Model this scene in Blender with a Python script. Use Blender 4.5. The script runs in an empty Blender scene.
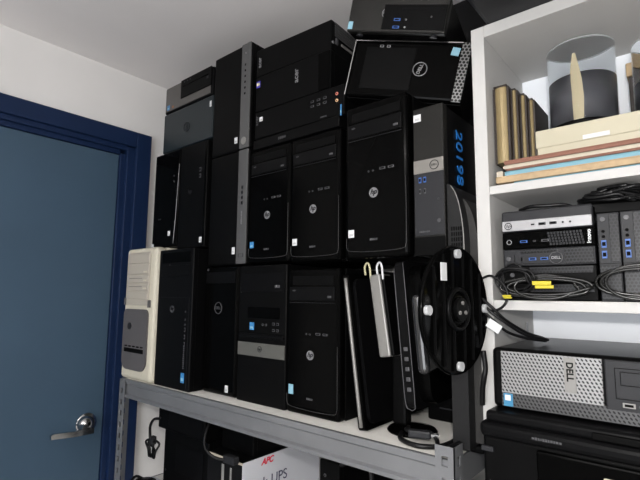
import bpy, bmesh, math, random
from mathutils import Vector, Matrix, Euler
R = math.radians
random.seed(7)
SC = bpy.context.scene
COL = SC.collection

# ------------------------------------------------------------------ camera, light, exposure
CAM = Vector((0, 0, 1.47))
yaw, pit, rol, FPX = 0.697800893, 0.119556263, 0.00887706293, 454.908550
f0 = Vector((-math.sin(yaw), math.cos(yaw), 0)); r0 = Vector((math.cos(yaw), math.sin(yaw), 0)); u0 = Vector((0, 0, 1))
fw = f0*math.cos(pit) + u0*math.sin(pit); up = u0*math.cos(pit) - f0*math.sin(pit)
cr = r0*math.cos(rol) + up*math.sin(rol); cu = -r0*math.sin(rol) + up*math.cos(rol)
cd = bpy.data.cameras.new('camera'); cam = bpy.data.objects.new('camera', cd); COL.objects.link(cam)
cam.matrix_world = Matrix(((cr.x, cu.x, -fw.x, CAM.x), (cr.y, cu.y, -fw.y, CAM.y), (cr.z, cu.z, -fw.z, CAM.z), (0, 0, 0, 1)))
cd.sensor_width = 36; cd.lens = FPX/640*36; cd.clip_start = .01
SC.camera = cam
w = bpy.data.worlds.new('world'); SC.world = w; w.use_nodes = True
w.node_tree.nodes['Background'].inputs[0].default_value = (.5, .52, .55, 1); w.node_tree.nodes['Background'].inputs[1].default_value = .3

def lamp(name, kind, loc, power, size=.1, rot=(0, 0, 0), color=(1, 1, 1), sy=None):
    l = bpy.data.lights.new(name, kind); l.energy = power; l.color = color
    if kind == 'AREA':
        l.size = size
        if sy: l.shape = 'RECTANGLE'; l.size_y = sy
    else: l.shadow_soft_size = size
    o = bpy.data.objects.new(name, l); COL.objects.link(o); o.location = loc; o.rotation_euler = rot
    return o
lamp('camera_flash', 'POINT', (.03, -.02, 1.545), 23.0, .014, color=(1, .965, .92))
lamp('overhead_fill', 'AREA', (-.1, -1.1, 2.25), 13.0, 1.1, sy=.5, color=(1, .985, .96))  # added fill from overhead, source unseen
lamp('ceiling_fill', 'AREA', (-.1, -1.1, 2.27), 46.0, 1.1, rot=(math.pi, 0, 0), sy=.5, color=(1, .985, .97))  # added fill aimed upward to brighten the ceiling
lamp('frontal_fill', 'AREA', (.3, -2.66, 1.35), 58.0, 1.6, rot=(R(90), 0, 0), sy=1.3, color=(.93, .96, 1))  # added soft frontal fill from behind the camera
vs = SC.view_settings
vs.view_transform = 'Standard'; vs.look = 'None'; vs.gamma = 1; vs.use_curve_mapping = False; vs.exposure = 0.0

# ------------------------------------------------------------------ materials
MATS = {}
def mat(name, col, rough=.5, metal=0.0, spec=.5, noise=0.0, nscale=8, bump=0.0, bscale=200, emit=None, coat=0, trans=0, ior=1.45):
    if name in MATS: return MATS[name]
    m = bpy.data.materials.new(name); m.use_nodes = True; nt = m.node_tree; b = nt.nodes['Principled BSDF']
    b.inputs['Base Color'].default_value = (*col, 1); b.inputs['Roughness'].default_value = rough
    b.inputs['Metallic'].default_value = metal; b.inputs['Specular IOR Level'].default_value = spec
    b.inputs['Coat Weight'].default_value = coat; b.inputs['Transmission Weight'].default_value = trans; b.inputs['IOR'].default_value = ior
    b.inputs['Coat Roughness'].default_value = .06
    tc = nt.nodes.new('ShaderNodeTexCoord')
    if noise:
        n = nt.nodes.new('ShaderNodeTexNoise'); n.inputs['Scale'].default_value = nscale; n.inputs['Detail'].default_value = 4
        nt.links.new(tc.outputs['Object'], n.inputs['Vector'])
        mr = nt.nodes.new('ShaderNodeMapRange'); mr.inputs[1].default_value = .3; mr.inputs[2].default_value = .7
        mr.inputs[3].default_value = 1-noise; mr.inputs[4].default_value = 1+noise
        mx = nt.nodes.new('ShaderNodeVectorMath'); mx.operation = 'SCALE'; mx.inputs[0].default_value = col
        nt.links.new(n.outputs['Fac'], mr.inputs[0]); nt.links.new(mr.outputs[0], mx.inputs['Scale']); nt.links.new(mx.outputs[0], b.inputs['Base Color'])
    if bump:
        n = nt.nodes.new('ShaderNodeTexNoise'); n.inputs['Scale'].default_value = bscale; n.inputs['Detail'].default_value = 3
        nt.links.new(tc.outputs['Object'], n.inputs['Vector'])
        bp = nt.nodes.new('ShaderNodeBump'); bp.inputs['Strength'].default_value = bump; bp.inputs['Distance'].default_value = .002
        nt.links.new(n.outputs['Fac'], bp.inputs['Height']); nt.links.new(bp.outputs[0], b.inputs['Normal'])
    if emit: b.inputs['Emission Color'].default_value = (*emit[0], 1); b.inputs['Emission Strength'].default_value = emit[1]
    MATS[name] = m; return m

def perf(name, base, hole, px, pz, r, rough=.35, metal=.6, rx=1.0, shear=0.0):
    """plate pierced by staggered rows of small holes, laid out in the part's own x and z"""
    if name in MATS: return MATS[name]
    m = bpy.data.materials.new(name); m.use_nodes = True; nt = m.node_tree; b = nt.nodes['Principled BSDF']; L = nt.links.new
    def M(op, a, c=None):
        n = nt.nodes.new('ShaderNodeMath'); n.operation = op
        for i, v in enumerate((a, c)):
            if v is None: continue
            if isinstance(v, (int, float)): n.inputs[i].default_value = v
            else: L(v, n.inputs[i])
        return n.outputs[0]
    tc = nt.nodes.new('ShaderNodeTexCoord'); sp = nt.nodes.new('ShaderNodeSeparateXYZ'); L(tc.outputs['Object'], sp.inputs[0])
    x, z = sp.outputs[0], sp.outputs[2]
    zr = M('DIVIDE', z, pz); row = M('FLOOR', zr); off = M('MULTIPLY', M('FLOORED_MODULO', row, 2.0), .5)
    xr = M('ADD', M('DIVIDE', x, px), off)
    fx = M('SUBTRACT', M('FRACT', xr), .5); fz = M('SUBTRACT', M('FRACT', zr), .5)
    if shear: fx = M('ADD', fx, M('MULTIPLY', fz, shear))
    fx = M('MULTIPLY', fx, px*rx); fz = M('MULTIPLY', fz, pz)
    d = M('SQRT', M('ADD', M('MULTIPLY', fx, fx), M('MULTIPLY', fz, fz)))
    k = M('LESS_THAN', d, r)
    mx = nt.nodes.new('ShaderNodeMix'); mx.data_type = 'RGBA'; L(k, mx.inputs[0]); mx.inputs[6].default_value = (*base, 1); mx.inputs[7].default_value = (*hole, 1)
    L(mx.outputs[2], b.inputs['Base Color']); L(M('MULTIPLY', M('SUBTRACT', 1.0, k), metal), b.inputs['Metallic'])
    b.inputs['Roughness'].default_value = rough; b.inputs['Specular IOR Level'].default_value = .25
    MATS[name] = m; return m

BLK = mat('black_plastic', (.0022, .0022, .0023), .42, spec=.07, noise=.12, nscale=30)
GLS = mat('black_gloss', (.0013, .0013, .0013), .13, spec=.045)
SAT = mat('black_satin', (.003, .003, .0033), .33, spec=.08)
CHR = mat('charcoal_plastic', (.019, .0195, .022), .45, spec=.25)
STL = mat('black_steel', (.0024, .0024, .0026), .4, spec=.07, bump=.05, bscale=900)
DRK = mat('recess_black', (.001, .001, .001), .7, spec=.1)
SIL = mat('silver_plastic', (.22, .215, .205), .38, metal=.35)
GREY = mat('strip_grey', (.085, .085, .086), .42, metal=.3)
CHM = mat('chrome', (.50, .50, .50), .16, metal=1)
WHT = mat('white_sticker', (.62, .63, .64), .5)
BLU = mat('blue_sticker', (.04, .19, .42), .4)
LBL = mat('pale_blue_sticker', (.22, .42, .52), .4)
USB = mat('usb_blue', (.03, .10, .34), .4)
LOGO = mat('logo_silver', (.26, .26, .27), .3, metal=.5)
LOGD = mat('logo_dim', (.075, .075, .08), .4, metal=.3)
BEI = mat('beige_plastic', (.52, .49, .40), .5, noise=.04)
BEG = mat('beige_front', (.38, .35, .30), .5)
WGR = mat('warm_grey_panel', (.085, .08, .082), .45)
CAB = mat('cabinet_white', (.465, .46, .45), .5, spec=.3, noise=.02)
CBK = mat('cabinet_back', (.92, .95, 1.0), .55, spec=.3)
WAL = mat('wall_paint', (.80, .785, .77), .8, noise=.03, nscale=3, bump=.1, bscale=140)
CEI = mat('ceiling_paint', (.80, .775, .77), .85, noise=.03, nscale=2, bump=.15, bscale=90)
GAL = mat('galvanised_steel', (.21, .215, .225), .4, metal=.5, noise=.07, nscale=9)
DEC = mat('deck_board', (.93, .91, .86), .6, noise=.03)
DOR = mat('door_blue', (.050, .088, .132), .45, spec=.3, noise=.05, nscale=4)
FRM = mat('frame_navy', (.008, .020, .060), .4, spec=.25, noise=.06, nscale=6)
FLR = mat('floor_vinyl', (.42, .41, .40), .5, noise=.1)
RUB = mat('rubber_grey', (.42, .43, .44), .6)
CBL = mat('cable_black', (.005, .005, .0055), .35, spec=.3)
CRM = mat('cream_card', (.46, .425, .32), .6, noise=.03)
TAN = mat('tan_card', (.40, .29, .17), .7, noise=.15, nscale=60)
RBR = mat('red_brown_card', (.20, .085, .055), .6)
LBC = mat('light_blue_card', (.17, .34, .41), .6)
PAP = mat('paper_cream', (.47, .42, .34), .6)
BRZ = mat('bronze_cloth', (.26, .20, .10), .40, metal=.3, noise=.12, nscale=25)
DBR = mat('dark_brown', (.02, .013, .01), .5)
GLA = mat('clear_glass', (.97, .98, .98), .01, trans=1, ior=1.06, spec=.6)
GRM = mat('glass_rim', (.80, .84, .84), .05, trans=.7, ior=1.3)
SMK = mat('smoky_grey_fill', (.085, .085, .096), .3, noise=.15, nscale=14)
YEL = mat('yellow_plastic', (.50, .42, .02), .45)
RED = mat('red_print', (.75, .02, .06), .5)
INK = mat('dark_print', (.07, .07, .13), .5)
CTW = mat('carton_white', (.66, .67, .72), .6)
CTB = mat('carton_black', (.003, .003, .0035), .5, spec=.2)
BIN = mat('blue_marker', (.02, .20, .62), .5)
SLT = mat('slate_plastic', (.010, .015, .018), .3, spec=.3)
MSH = perf('mesh_black', (.018, .0175, .016), (.0015, .0015, .0015), .004, .0035, .0011, metal=.3)
HON = perf('honeycomb_silver', (.20, .20, .20), (.003, .003, .003), .0085, .0075, .0031, metal=.6)
PRF = perf('perforated_silver', (.27, .27, .272), (.005, .005, .006), .0060, .0056, .0020, metal=.35, rx=1.35, shear=.5)
PRD = perf('perforated_grey', (.075, .075, .077), (.003, .003, .003), .0060, .0056, .0020, metal=.35, rx=1.35, shear=.5)
MHX = perf('mesh_charcoal', (.024, .0245, .027), (.001, .001, .001), .0056, .0056, .0021, metal=.3)

# ------------------------------------------------------------------ helpers
def box(bm, x0, x1, y0, y1, z0, z1, bev=0.0, seg=2, Mx=None):
    vs_ = [bm.verts.new(v) for v in ((x0, y0, z0), (x1, y0, z0), (x1, y1, z0), (x0, y1, z0), (x0, y0, z1), (x1, y0, z1), (x1, y1, z1), (x0, y1, z1))]
    fs = [bm.faces.new([vs_[i] for i in q]) for q in ((3, 2, 1, 0), (4, 5, 6, 7), (0, 1, 5, 4), (1, 2, 6, 5), (2, 3, 7, 6), (3, 0, 4, 7))]
    if Mx is not None: bmesh.ops.transform(bm, matrix=Mx, verts=vs_)
    if bev > 0:
        es = list({e for f in fs for e in f.edges})
        bmesh.ops.bevel(bm, geom=es, offset=min(bev, .45*min(abs(x1-x0), abs(y1-y0), abs(z1-z0))), segments=seg, affect='EDGES', profile=.5)
    return bm
def cyl(bm, c, axis, r, h, n=24, r2=None, bev=0):
    """cylinder from c along axis for length h"""
    a = Vector(axis).normalized(); q = Vector((0, 0, 1)).rotation_difference(a).to_matrix().to_4x4()
    m_ = Matrix.Translation(Vector(c) + a*h/2) @ q
    g = bmesh.ops.create_cone(bm, cap_ends=True, segments=n, radius1=r, radius2=r if r2 is None else r2, depth=h, matrix=m_)
    return g
def lathe(bm, prof, c=(0, 0, 0), n=40):
    rings = []
    for r, z in prof:
        rings.append([bm.verts.new((c[0]+r*math.cos(2*math.pi*i/n), c[1]+r*math.sin(2*math.pi*i/n), c[2]+z)) for i in range(n)])
    for a, b in zip(rings, rings[1:]):
        for i in range(n): bm.faces.new((a[i], a[(i+1) % n], b[(i+1) % n], b[i]))
    return rings
def torus(bm, c, axis, r, t, n=28, k=8, sx=1, sz=1):
    a = Vector(axis).normalized(); q = Vector((0, 0, 1)).rotation_difference(a)
    rings = []
    for i in range(n):
        th = 2*math.pi*i/n; ring = []
        for j in range(k):
            ph = 2*math.pi*j/k; rr = r + t*math.cos(ph)
            ring.append(bm.verts.new(Vector(c) + q @ Vector((rr*math.cos(th)*sx, rr*math.sin(th)*sz, t*math.sin(ph)))))
        rings.append(ring)
    for i in range(n):
        A, B = rings[i], rings[(i+1) % n]
        for j in range(k): bm.faces.new((A[j], B[j], B[(j+1) % k], A[(j+1) % k]))
def spline(pts, sub=8):
    P = [Vector(p) for p in pts]; P = [P[0]*2-P[1]] + P + [P[-1]*2-P[-2]]; out = []
    for i in range(1, len(P)-2):
        for s in range(sub):
            t = s/sub; a, b, c, d = P[i-1:i+3]
            out.append(.5*((2*b)+(c-a)*t+(2*a-5*b+4*c-d)*t*t+(3*b-a-3*c+d)*t**3))
    out.append(P[-2]); return out
def tube(bm, pts, r, k=8, sub=8):
    P = spline(pts, sub) if sub else [Vector(p) for p in pts]; rings = []; nrm = None
    for i, p in enumerate(P):
        t = (P[min(i+1, len(P)-1)] - P[max(i-1, 0)]).normalized()
        if nrm is None: nrm = t.orthogonal().normalized()
        nrm = (nrm - t*nrm.dot(t)).normalized(); bn = t.cross(nrm)
        rings.append([bm.verts.new(p + r*(nrm*math.cos(2*math.pi*j/k)+bn*math.sin(2*math.pi*j/k))) for j in range(k)])
    for A, B in zip(rings, rings[1:]):
        for j in range(k): bm.faces.new((A[j], A[(j+1) % k], B[(j+1) % k], B[j]))
    bm.faces.new(rings[0][::-1]); bm.faces.new(rings[-1])
def prism(bm, poly, axis, a, b):
    """polygon in the two other axes extruded from a to b along axis (0,1,2)"""
    def v(p, t):
        l = [p[0], p[1]]; l.insert(axis, t); return bm.verts.new(l)
    A = [v(p, a) for p in poly]; B = [v(p, b) for p in poly]; n = len(poly)
    bm.faces.new(A); bm.faces.new(B[::-1])
    for i in range(n): bm.faces.new((A[i], B[i], B[(i+1) % n], A[(i+1) % n]))
def NB(): return bmesh.new()
def obj(name, bm, m, parent=None, loc=None, smooth=False, label=None):
    bmesh.ops.recalc_face_normals(bm, faces=bm.faces)
    me = bpy.data.meshes.new(name); bm.to_mesh(me); bm.free(); me.materials.append(m)
    if smooth:
        for p in me.polygons: p.use_smooth = True
    o = bpy.data.objects.new(name, me); COL.objects.link(o)
    if parent is not None: o.parent = parent
    if loc is not None: o.location = loc
    if label: o['label'] = label
    return o
def tag(o, label, cat, group=None):
    o['label'] = label; o['category'] = cat
    if group: o['group'] = group
    return o
def thing(name, label, cat, loc, rot=(0, 0, 0), group=None):
    o = bpy.data.objects.new(name, None); COL.objects.link(o); o.empty_display_size = .05
    o.location = loc; o.rotation_euler = rot if isinstance(rot, tuple) else (0, 0, rot)
    return tag(o, label, cat, group)
def struct(name, bm, m, parent=None):
    o = obj(name, bm, m, parent); o['kind'] = 'structure'; return o
_tm = {}
def text_mesh(s, size, ext=.0004, italic=0, fat=0):
    key = (s, size, ext, italic, fat)
    if key in _tm: return _tm[key]
    cu_ = bpy.data.curves.new('txt', 'FONT'); cu_.body = s; cu_.size = size; cu_.extrude = ext; cu_.align_x = 'CENTER'; cu_.align_y = 'CENTER'; cu_.shear = italic; cu_.offset = fat
    o = bpy.data.objects.new('txt', cu_); COL.objects.link(o)
    dg = bpy.context.evaluated_depsgraph_get(); me = bpy.data.meshes.new_from_object(o.evaluated_get(dg))
    bpy.data.objects.remove(o); _tm[key] = me; return me
def text(parent, name, s, size, loc, m, roll=0.0, face='front', italic=0, fat=0, label=None):
    me = text_mesh(s, size, italic=italic, fat=fat).copy(); me.materials.clear(); me.materials.append(m)
    o = bpy.data.objects.new(name, me); COL.objects.link(o); o.parent = parent; o.location = loc
    base = {'front': Euler((R(90), 0, 0)).to_matrix(), 'right': Euler((R(90), 0, R(90))).to_matrix()}[face]
    o.rotation_euler = (base @ Matrix.Rotation(R(roll), 3, 'Z')).to_euler()
    if label: o['label'] = label
    return o

def marks(parent, name, n, size, loc, m, vertical=False):
    """a short run of fine print, too small to read"""
    rr = random.Random(n*7+1); bm = NB(); p = 0.0
    for k in range(n):
        w_ = size*rr.uniform(.35, .7); h_ = size*rr.uniform(.55, .95)
        if vertical: box(bm, -h_/2, h_/2, -.0005, .0004, p, p+w_)
        else: box(bm, p, p+w_, -.0005, .0004, -h_/2, h_/2)
        p += w_+size*.25
    bmesh.ops.translate(bm, verts=bm.verts, vec=(0, 0, -p/2) if vertical else (-p/2, 0, 0))
    o = obj(name, bm, m, parent); o.location = loc; return o

class Dev:
    """a box-shaped machine; local frame: x across the face (0..w), y away from the viewer, z up; u,v are fractions of the face"""
    def __init__(s, name, label, cat, x0, x1, z0, z1, Y, depth, case=STL, group=None, bezel=BLK, rot=None, pos=None, bev=.004, bez=.018, body='case', feet=True):
        s.w, s.h, s.d = x1-x0, z1-z0, depth
        s.root = thing(name, label, cat, pos if pos is not None else ((x0+x1)/2, Y, z0), rot or (0, 0, 0), group)
        bm = NB(); box(bm, -s.w/2+.0015, s.w/2-.0015, bez, depth, 0.0, s.h-.0015, .0015)
        s.case = obj(body, bm, case, s.root)
        bm = NB(); box(bm, -s.w/2, s.w/2, 0, bez+.002, 0, s.h, bev, 3)
        s.bz = obj('front_bezel', bm, bezel, s.root)
    def X(s, u): return -s.w/2 + u*s.w
    def Z(s, v): return v*s.h
    def plate(s, name, u0, v0, u1, v1, m, th=.0015, y=0.0, bev=.0006, parent=None, label=None, seg=2):
        bm = NB(); box(bm, s.X(u0), s.X(u1), y-th, y+.0005, s.Z(v0), s.Z(v1), bev, seg)
        return obj(name, bm, m, parent or s.root, label=label)
    def outline(s, name, u0, v0, u1, v1, m, t=.0008, y=0.0, parent=None, sides='tblr'):
        bm = NB(); x0, x1, z0, z1 = s.X(u0), s.X(u1), s.Z(v0), s.Z(v1)
        if 't' in sides: box(bm, x0, x1, y-.001, y+.0005, z1-t, z1)
        if 'b' in sides: box(bm, x0, x1, y-.001, y+.0005, z0, z0+t)
        if 'l' in sides: box(bm, x0, x0+t, y-.001, y+.0005, z0, z1)
        if 'r' in sides: box(bm, x1-t, x1, y-.001, y+.0005, z0, z1)
        return obj(name, bm, m, parent or s.root)
    def disc(s, name, u, v, r, m, th=.0015, y=0.0, parent=None, n=24):
        bm = NB(); cyl(bm, (s.X(u), y, s.Z(v)), (0, -1, 0), r, th, n); return obj(name, bm, m, parent or s.root)
    def ring(s, name, u, v, r, t, m, y=-.001, parent=None, sx=1, sz=1):
        bm = NB(); torus(bm, (s.X(u), y, s.Z(v)), (0, -1, 0), r, t, sx=sx, sz=sz); return obj(name, bm, m, parent or s.root, smooth=True)
    def text(s, name, t, size, u, v, m, roll=0, y=-.0015, parent=None, **k):
        return text(parent or s.root, name, t, size, (s.X(u), y, s.Z(v)), m, roll, **k)
    def sticker(s, u, v, w_, h_, m=WHT, name='sticker', roll=0, y=0.0):
        bm = NB(); box(bm, -w_/2, w_/2, -.0012, 0, -h_/2, h_/2); o = obj(name, bm, m, s.root, (s.X(u), y, s.Z(v))); o.rotation_euler = (0, R(roll), 0)
        if m is WHT or m is LBL or m is BLU:
            b2 = NB(); box(b2, -w_*.30, w_*.30, -.0016, -.001, -h_*.32, -h_*.02)
            obj('sticker_print', b2, RUB if m is WHT else LBL, o)
        return o
    def marks(s, name, n, size, u, v, m, y=-.001, vertical=False, parent=None):
        return marks(parent or s.root, name, n, size, (s.X(u), y, s.Z(v)), m, vertical)
    def ports(s, n, u, v, du=0.0, dv=0.0, w_=.012, h_=.005, m=LOGD, name='usb_port', inner=DRK, y=0.0):
        for i in range(n):
            bm = NB(); cx, cz = s.X(u+i*du), s.Z(v+i*dv)
            box(bm, cx-w_/2, cx+w_/2, y-.0012, y+.0005, cz-h_/2, cz+h_/2, .0004)
            p = obj(name, bm, m, s.root)
            b2 = NB(); box(b2, cx-w_*.34, cx+w_*.34, y-.0016, y, cz-h_*.26, cz+h_*.26); obj('port_opening', b2, inner, p)
    def jacks(s, n, u, v, du=0.0, dv=0.0, r=.0022, m=LOGD, name='audio_jack', cols=None, y=0.0):
        for i in range(n):
            o = s.disc(name, u+i*du, v+i*dv, r, (cols[i] if cols else m), y=y, n=16); s.disc('jack_hole', u+i*du, v+i*dv, r*.45, DRK, th=.002, y=y, parent=o, n=12)
    def dell(s, u, v, r, m=LOGD, roll=0, back=None):
        o = s.ring('maker_logo', u, v, r, r*.07, m); s.text('logo_lettering', 'DELL', r*.68, u, v, m, roll, parent=o, fat=.0002); return o
    def hp(s, u, v, r, m=LOGO):
        o = s.disc('maker_logo', u, v, r, m, th=.0018, n=32); s.text('logo_lettering', 'hp', r*1.5, u, v+.004, BLK, y=-.0022, parent=o, italic=.35, fat=.0003); return o

# ------------------------------------------------------------------ room shell
XW, XR, YB, YF, ZC = -1.79, 2.4, 1.42, -2.7, 2.385
bm = NB(); box(bm, XW-.1, XR+.1, YF-.1, YB+.1, -.1, 0); struct('floor', bm, FLR)
bm = NB(); box(bm, XW-.1, XR+.1, YF-.1, YB+.1, ZC, ZC+.1); struct('ceiling', bm, CEI)
DY0, DY1, DZ1 = -.06, .861, 2.035            # door leaf
bm = NB(); box(bm, XW-.1, XW, DY1+.06, YB+.1, 0, ZC); box(bm, XW-.1, XW, YF-.1, DY0-.06, 0, ZC); box(bm, XW-.1, XW, DY0-.06, DY1+.06, DZ1+.06, ZC); struct('wall_left', bm, WAL)
bm = NB(); box(bm, XW, XR, YB, YB+.1, 0, ZC); struct('wall_back', bm, WAL)
bm = NB(); box(bm, XR, XR+.1, YF, YB, 0, ZC); struct('wall_right', bm, WAL)
bm = NB(); box(bm, XW, XR, YF-.1, YF, 0, ZC); struct('wall_front', bm, WAL)
bm = NB()
for q in ((-.53, -.48, .65, 2.05), (1.08, 1.13, .65, 2.05), (-.53, 1.13, .65, .70), (-.53, 1.13, 2.0, 2.05)): box(bm, q[0], q[1], YF, YF+.03, q[2], q[3], .003)
struct('added_fill_frame_1', bm, CAB)  # unseen frame added around the frontal fill light
# door
bm = NB(); box(bm, XW-.055, XW-.012, DY0+.002, DY1-.002, .006, DZ1-.002, .002); door = struct('door_1', bm, DOR)
fr = NB()
for (a, b, lo, hi, z0, z1) in (   # outer casing, stepped stop
        (DY1+.054, DY1+.119, XW-.02, XW+.024, 0, DZ1+.102), (DY0-.119, DY0-.054, XW-.02, XW+.024, 0, DZ1+.102),
        (DY1+.022, DY1+.055, XW-.07, XW+.010, 0, DZ1+.035), (DY0-.055, DY0-.022, XW-.07, XW+.010, 0, DZ1+.035),
        (DY1, DY1+.024, XW-.1, XW-.004, 0, DZ1+.005), (DY0-.024, DY0, XW-.1, XW-.004, 0, DZ1+.005)):
    box(fr, lo, hi, a, b, z0, z1, .003)
box(fr, XW-.02, XW+.024, DY0-.054, DY1+.054, DZ1+.037, DZ1+.102, .003)
box(fr, XW-.07, XW+.0095, DY0-.022, DY1+.022, DZ1+.018, DZ1+.04, .002)
box(fr, XW-.1, XW-.0045, DY0, DY1, DZ1, DZ1+.02, .002)
o = struct('door_frame', fr, FRM, door)
bm = NB(); box(bm, XW-.11, XW-.06, DY0-.05, DY1+.05, 0, DZ1+.05); struct('door_backing', bm, FRM, door)
# lever handle
bm = NB(); cyl(bm, (XW-.012, .797, .986), (1, 0, 0), .037, .006, 40); cyl(bm, (XW-.006, .797, .986), (1, 0, 0), .037, .007, 40, r2=.027)
rose = struct('handle_rose', bm, CHM, door)
bm = NB(); bmesh.ops.create_uvsphere(bm, u_segments=32, v_segments=16, radius=.027, matrix=Matrix.Translation((XW+.008, .786, .990)) @ Matrix.Scale(.95, 4, (1, 0, 0)))
knob = struct('handle_boss', bm, CHM, door)
for p in knob.data.polygons: p.use_smooth = True
bm = NB(); cyl(bm, (XW+.02, .77, .985), (1, 0, 0), .011, .03, 20)
prism(bm, [(.80, .962), (.80, .982), (.765, .983), (.735, .981), (.70, .984), (.664, .987), (.656, .983), (.657, .970), (.70, .966), (.735, .963)], 0, XW+.040, XW+.053)
lev = struct('door_lever', bm, CHM, door)

# unseen panel added to carry the overhead fill lights
t = thing('added_fill_panel', 'long white ceiling lamp hanging behind the viewer', 'lamp', (-.1, -1.1, ZC))  # added unseen panel for the fill lights, not a real ceiling lamp
bm = NB(); box(bm, -.6, .6, -.3, .3, -.128, -.122, .002); box(bm, -.01, .01, -.01, .01, -.122, 0); obj('added_fill_housing', bm, CAB, t)

# ------------------------------------------------------------------ metal shelving
ms = thing('metal_shelving', 'grey steel boltless shelving with pale deck boards holding the stacked computers', 'shelf', (0, 0, 0))
SX0, SX1, SY0, SY1, ZD = -1.605, -.365, .822, 1.32, 1.17
def post(x, y, sx, sy, z1):
    bm = NB(); t_ = .002; fl = .038; z = 0.0
    for k in range(2):
        def strip(a, b, z0, z1_):
            if k == 0: box(bm, min(x+sx*a, x+sx*b), max(x+sx*a, x+sx*b), min(y, y+sy*t_), max(y, y+sy*t_), z0, z1_)
            else: box(bm, min(x, x+sx*t_), max(x, x+sx*t_), min(y+sy*a, y+sy*b), max(y+sy*a, y+sy*b), z0, z1_)
        strip(0, .013, 0, z1); strip(.025, fl, 0, z1); z = 0.0
        while z < z1:
            strip(.013, .025, z, min(z+.020, z1)); z += .038
    return obj('post', bm, GAL, ms)
post(SX0, SY0-.004, 1, 1, 1.169); post(SX1, SY0-.004, -1, 1, 1.196); post(SX0, SY1, 1, -1, 1.169); post(SX1, SY1, -1, -1, 1.196)
for zd in (ZD, .80, .14):
    for (yy, sg) in ((SY0, 1), (SY1, -1)):
        bm = NB(); pr = [(yy, zd+.001), (yy, zd-.013), (yy+sg*.005, zd-.017), (yy+sg*.005, zd-.047), (yy-sg*.001, zd-.052), (yy-sg*.001, zd-.060), (yy+sg*.022, zd-.060), (yy+sg*.022, zd-.057), (yy+sg*.008, zd-.054), (yy+sg*.009, zd-.016), (yy+sg*.009, zd+.001)]
        prism(bm, pr, 0, SX0+.004, SX1-.004); obj('beam', bm, GAL, ms)
    for (xx, sg) in ((SX0+.003, 1), (SX1-.003, -1)):
        bm = NB(); pr = [(xx, zd+.001), (xx, zd-.050), (xx+sg*.016, zd-.050), (xx+sg*.016, zd-.046), (xx+sg*.005, zd-.044), (xx+sg*.005, zd+.001)]
        A = [bm.verts.new((p[0], SY0+.01, p[1])) for p in pr]; B = [bm.verts.new((p[0], SY1-.01, p[1])) for p in pr]; n = len(pr)
        bm.faces.new(A); bm.faces.new(B[::-1])
        for i in range(n): bm.faces.new((A[i], B[i], B[(i+1) % n], A[(i+1) % n]))
        obj('side_beam', bm, GAL, ms)
    bm = NB(); box(bm, SX0+.006, SX1-.006, SY0+.0095, SY1-.0095, zd-.014, zd-.0002, .0008); obj('deck_board', bm, DEC, ms)

# ------------------------------------------------------------------ white bookcase
bc = thing('bookcase', 'white laminate bookcase with open shelves standing to the right of the steel shelving', 'bookcase', (0, 0, 0))
CX0, CX1, CYF, CYB = -.3335, .47, .88, 1.145
for (a, b) in ((CX0, CX0+.0265), (CX1-.0265, CX1)):
    bm = NB(); box(bm, a, b, CYF, CYB, 0, 2.0185, .001); obj('side_panel', bm, CAB, bc)
bm = NB(); box(bm, CX0+.0265, CX1-.0265, CYF, CYB, 1.994, 2.0185, .001); obj('top_panel', bm, CAB, bc)
for (a, b) in ((1.667, 1.6835), (1.4445, 1.4625), (1.02, 1.04), (.60, .62), (.08, .10)):
    bm = NB(); box(bm, CX0+.0265, CX1-.0265, CYF+.001, CYB-.006, a, b, .001); obj('shelf_board', bm, CAB, bc)
bm = NB(); box(bm, CX0+.0265, CX1-.0265, CYB-.006, CYB, .02, 1.994); obj('back_panel', bm, CBK, bc)
for zz in (1.645, 1.405):
    bm = NB(); box(bm, CX0+.026, CX0+.030, 1.08, 1.086, zz-.03, zz+.008); obj('shelf_bracket', bm, GAL, bc)

G1 = 'computers stacked on the steel shelving'
# ------------------------------------------------------------------ bottom row
# A beige workstation
d = Dev('computer_tower', 'beige workstation tower with oval grey lower grille, leftmost on the steel shelf', 'computer', -1.63, -1.425, ZD, 1.63, .83, .44, case=BEI, bezel=BEI, group=G1, bev=.014, bez=.04)
d.plate('front_panel', .09, .56, .84, .965, BEG, th=.004, bev=.003)
for i, v in enumerate((.955, .875, .79, .725, .665)):
    v1 = (.955, .875, .79, .725, .665, .60)[i+1]
    p = d.plate('drive_bay', .16, v1+.006, .83, v-.004, BEG, th=.007, bev=.002)
    if i in (1, 2, 3): d.plate('eject_button', .68, v1+.016, .78, v1+.028, BEI, th=.009, parent=p)
    if i in (2, 3): d.plate('disc_slot', .20, (v+v1)/2+.004, .64, (v+v1)/2+.009, WGR, th=.0075, parent=p)
bm = NB()   # rounded grey lower panel
pts = []
x0, x1, z0, z1 = d.X(.07), d.X(.86), d.Z(.075), d.Z(.53)
for (cx, cz, a0, r) in ((x1-.03, z1-.02, 0, .02), (x0+.03, z1-.02, 90, .02), (x0+.035, z0+.035, 180, .035), (x1-.035, z0+.035, 270, .035)):
    for k in range(7):
        a = R(a0+k*15); pts.append((cx+(1 if a0 in (0, 270) else -1)*(0 if False else 0)+r*math.cos(a)+(.01 if a0 == 0 else (-.01 if a0 == 90 else 0)), cz+r*math.sin(a)))
prism(bm, pts, 1, -.006, .001); gp = obj('lower_grille', bm, WGR, d.root)
d.disc('power_button', .30, .40, .012, CHR, th=.008, parent=gp); d.plate('badge_plate', .16, .205, .78, .235, DRK, th=.008, parent=gp)
for k in range(5): d.plate('vent_slot', .17+.13*k, .245, .25+.13*k, .255, DRK, th=.0075, parent=gp)
d.plate('clip', .05, .56, .11, .615, WGR, th=.006); d.plate('clip', .84, .545, .90, .60, WGR, th=.006)
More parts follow.
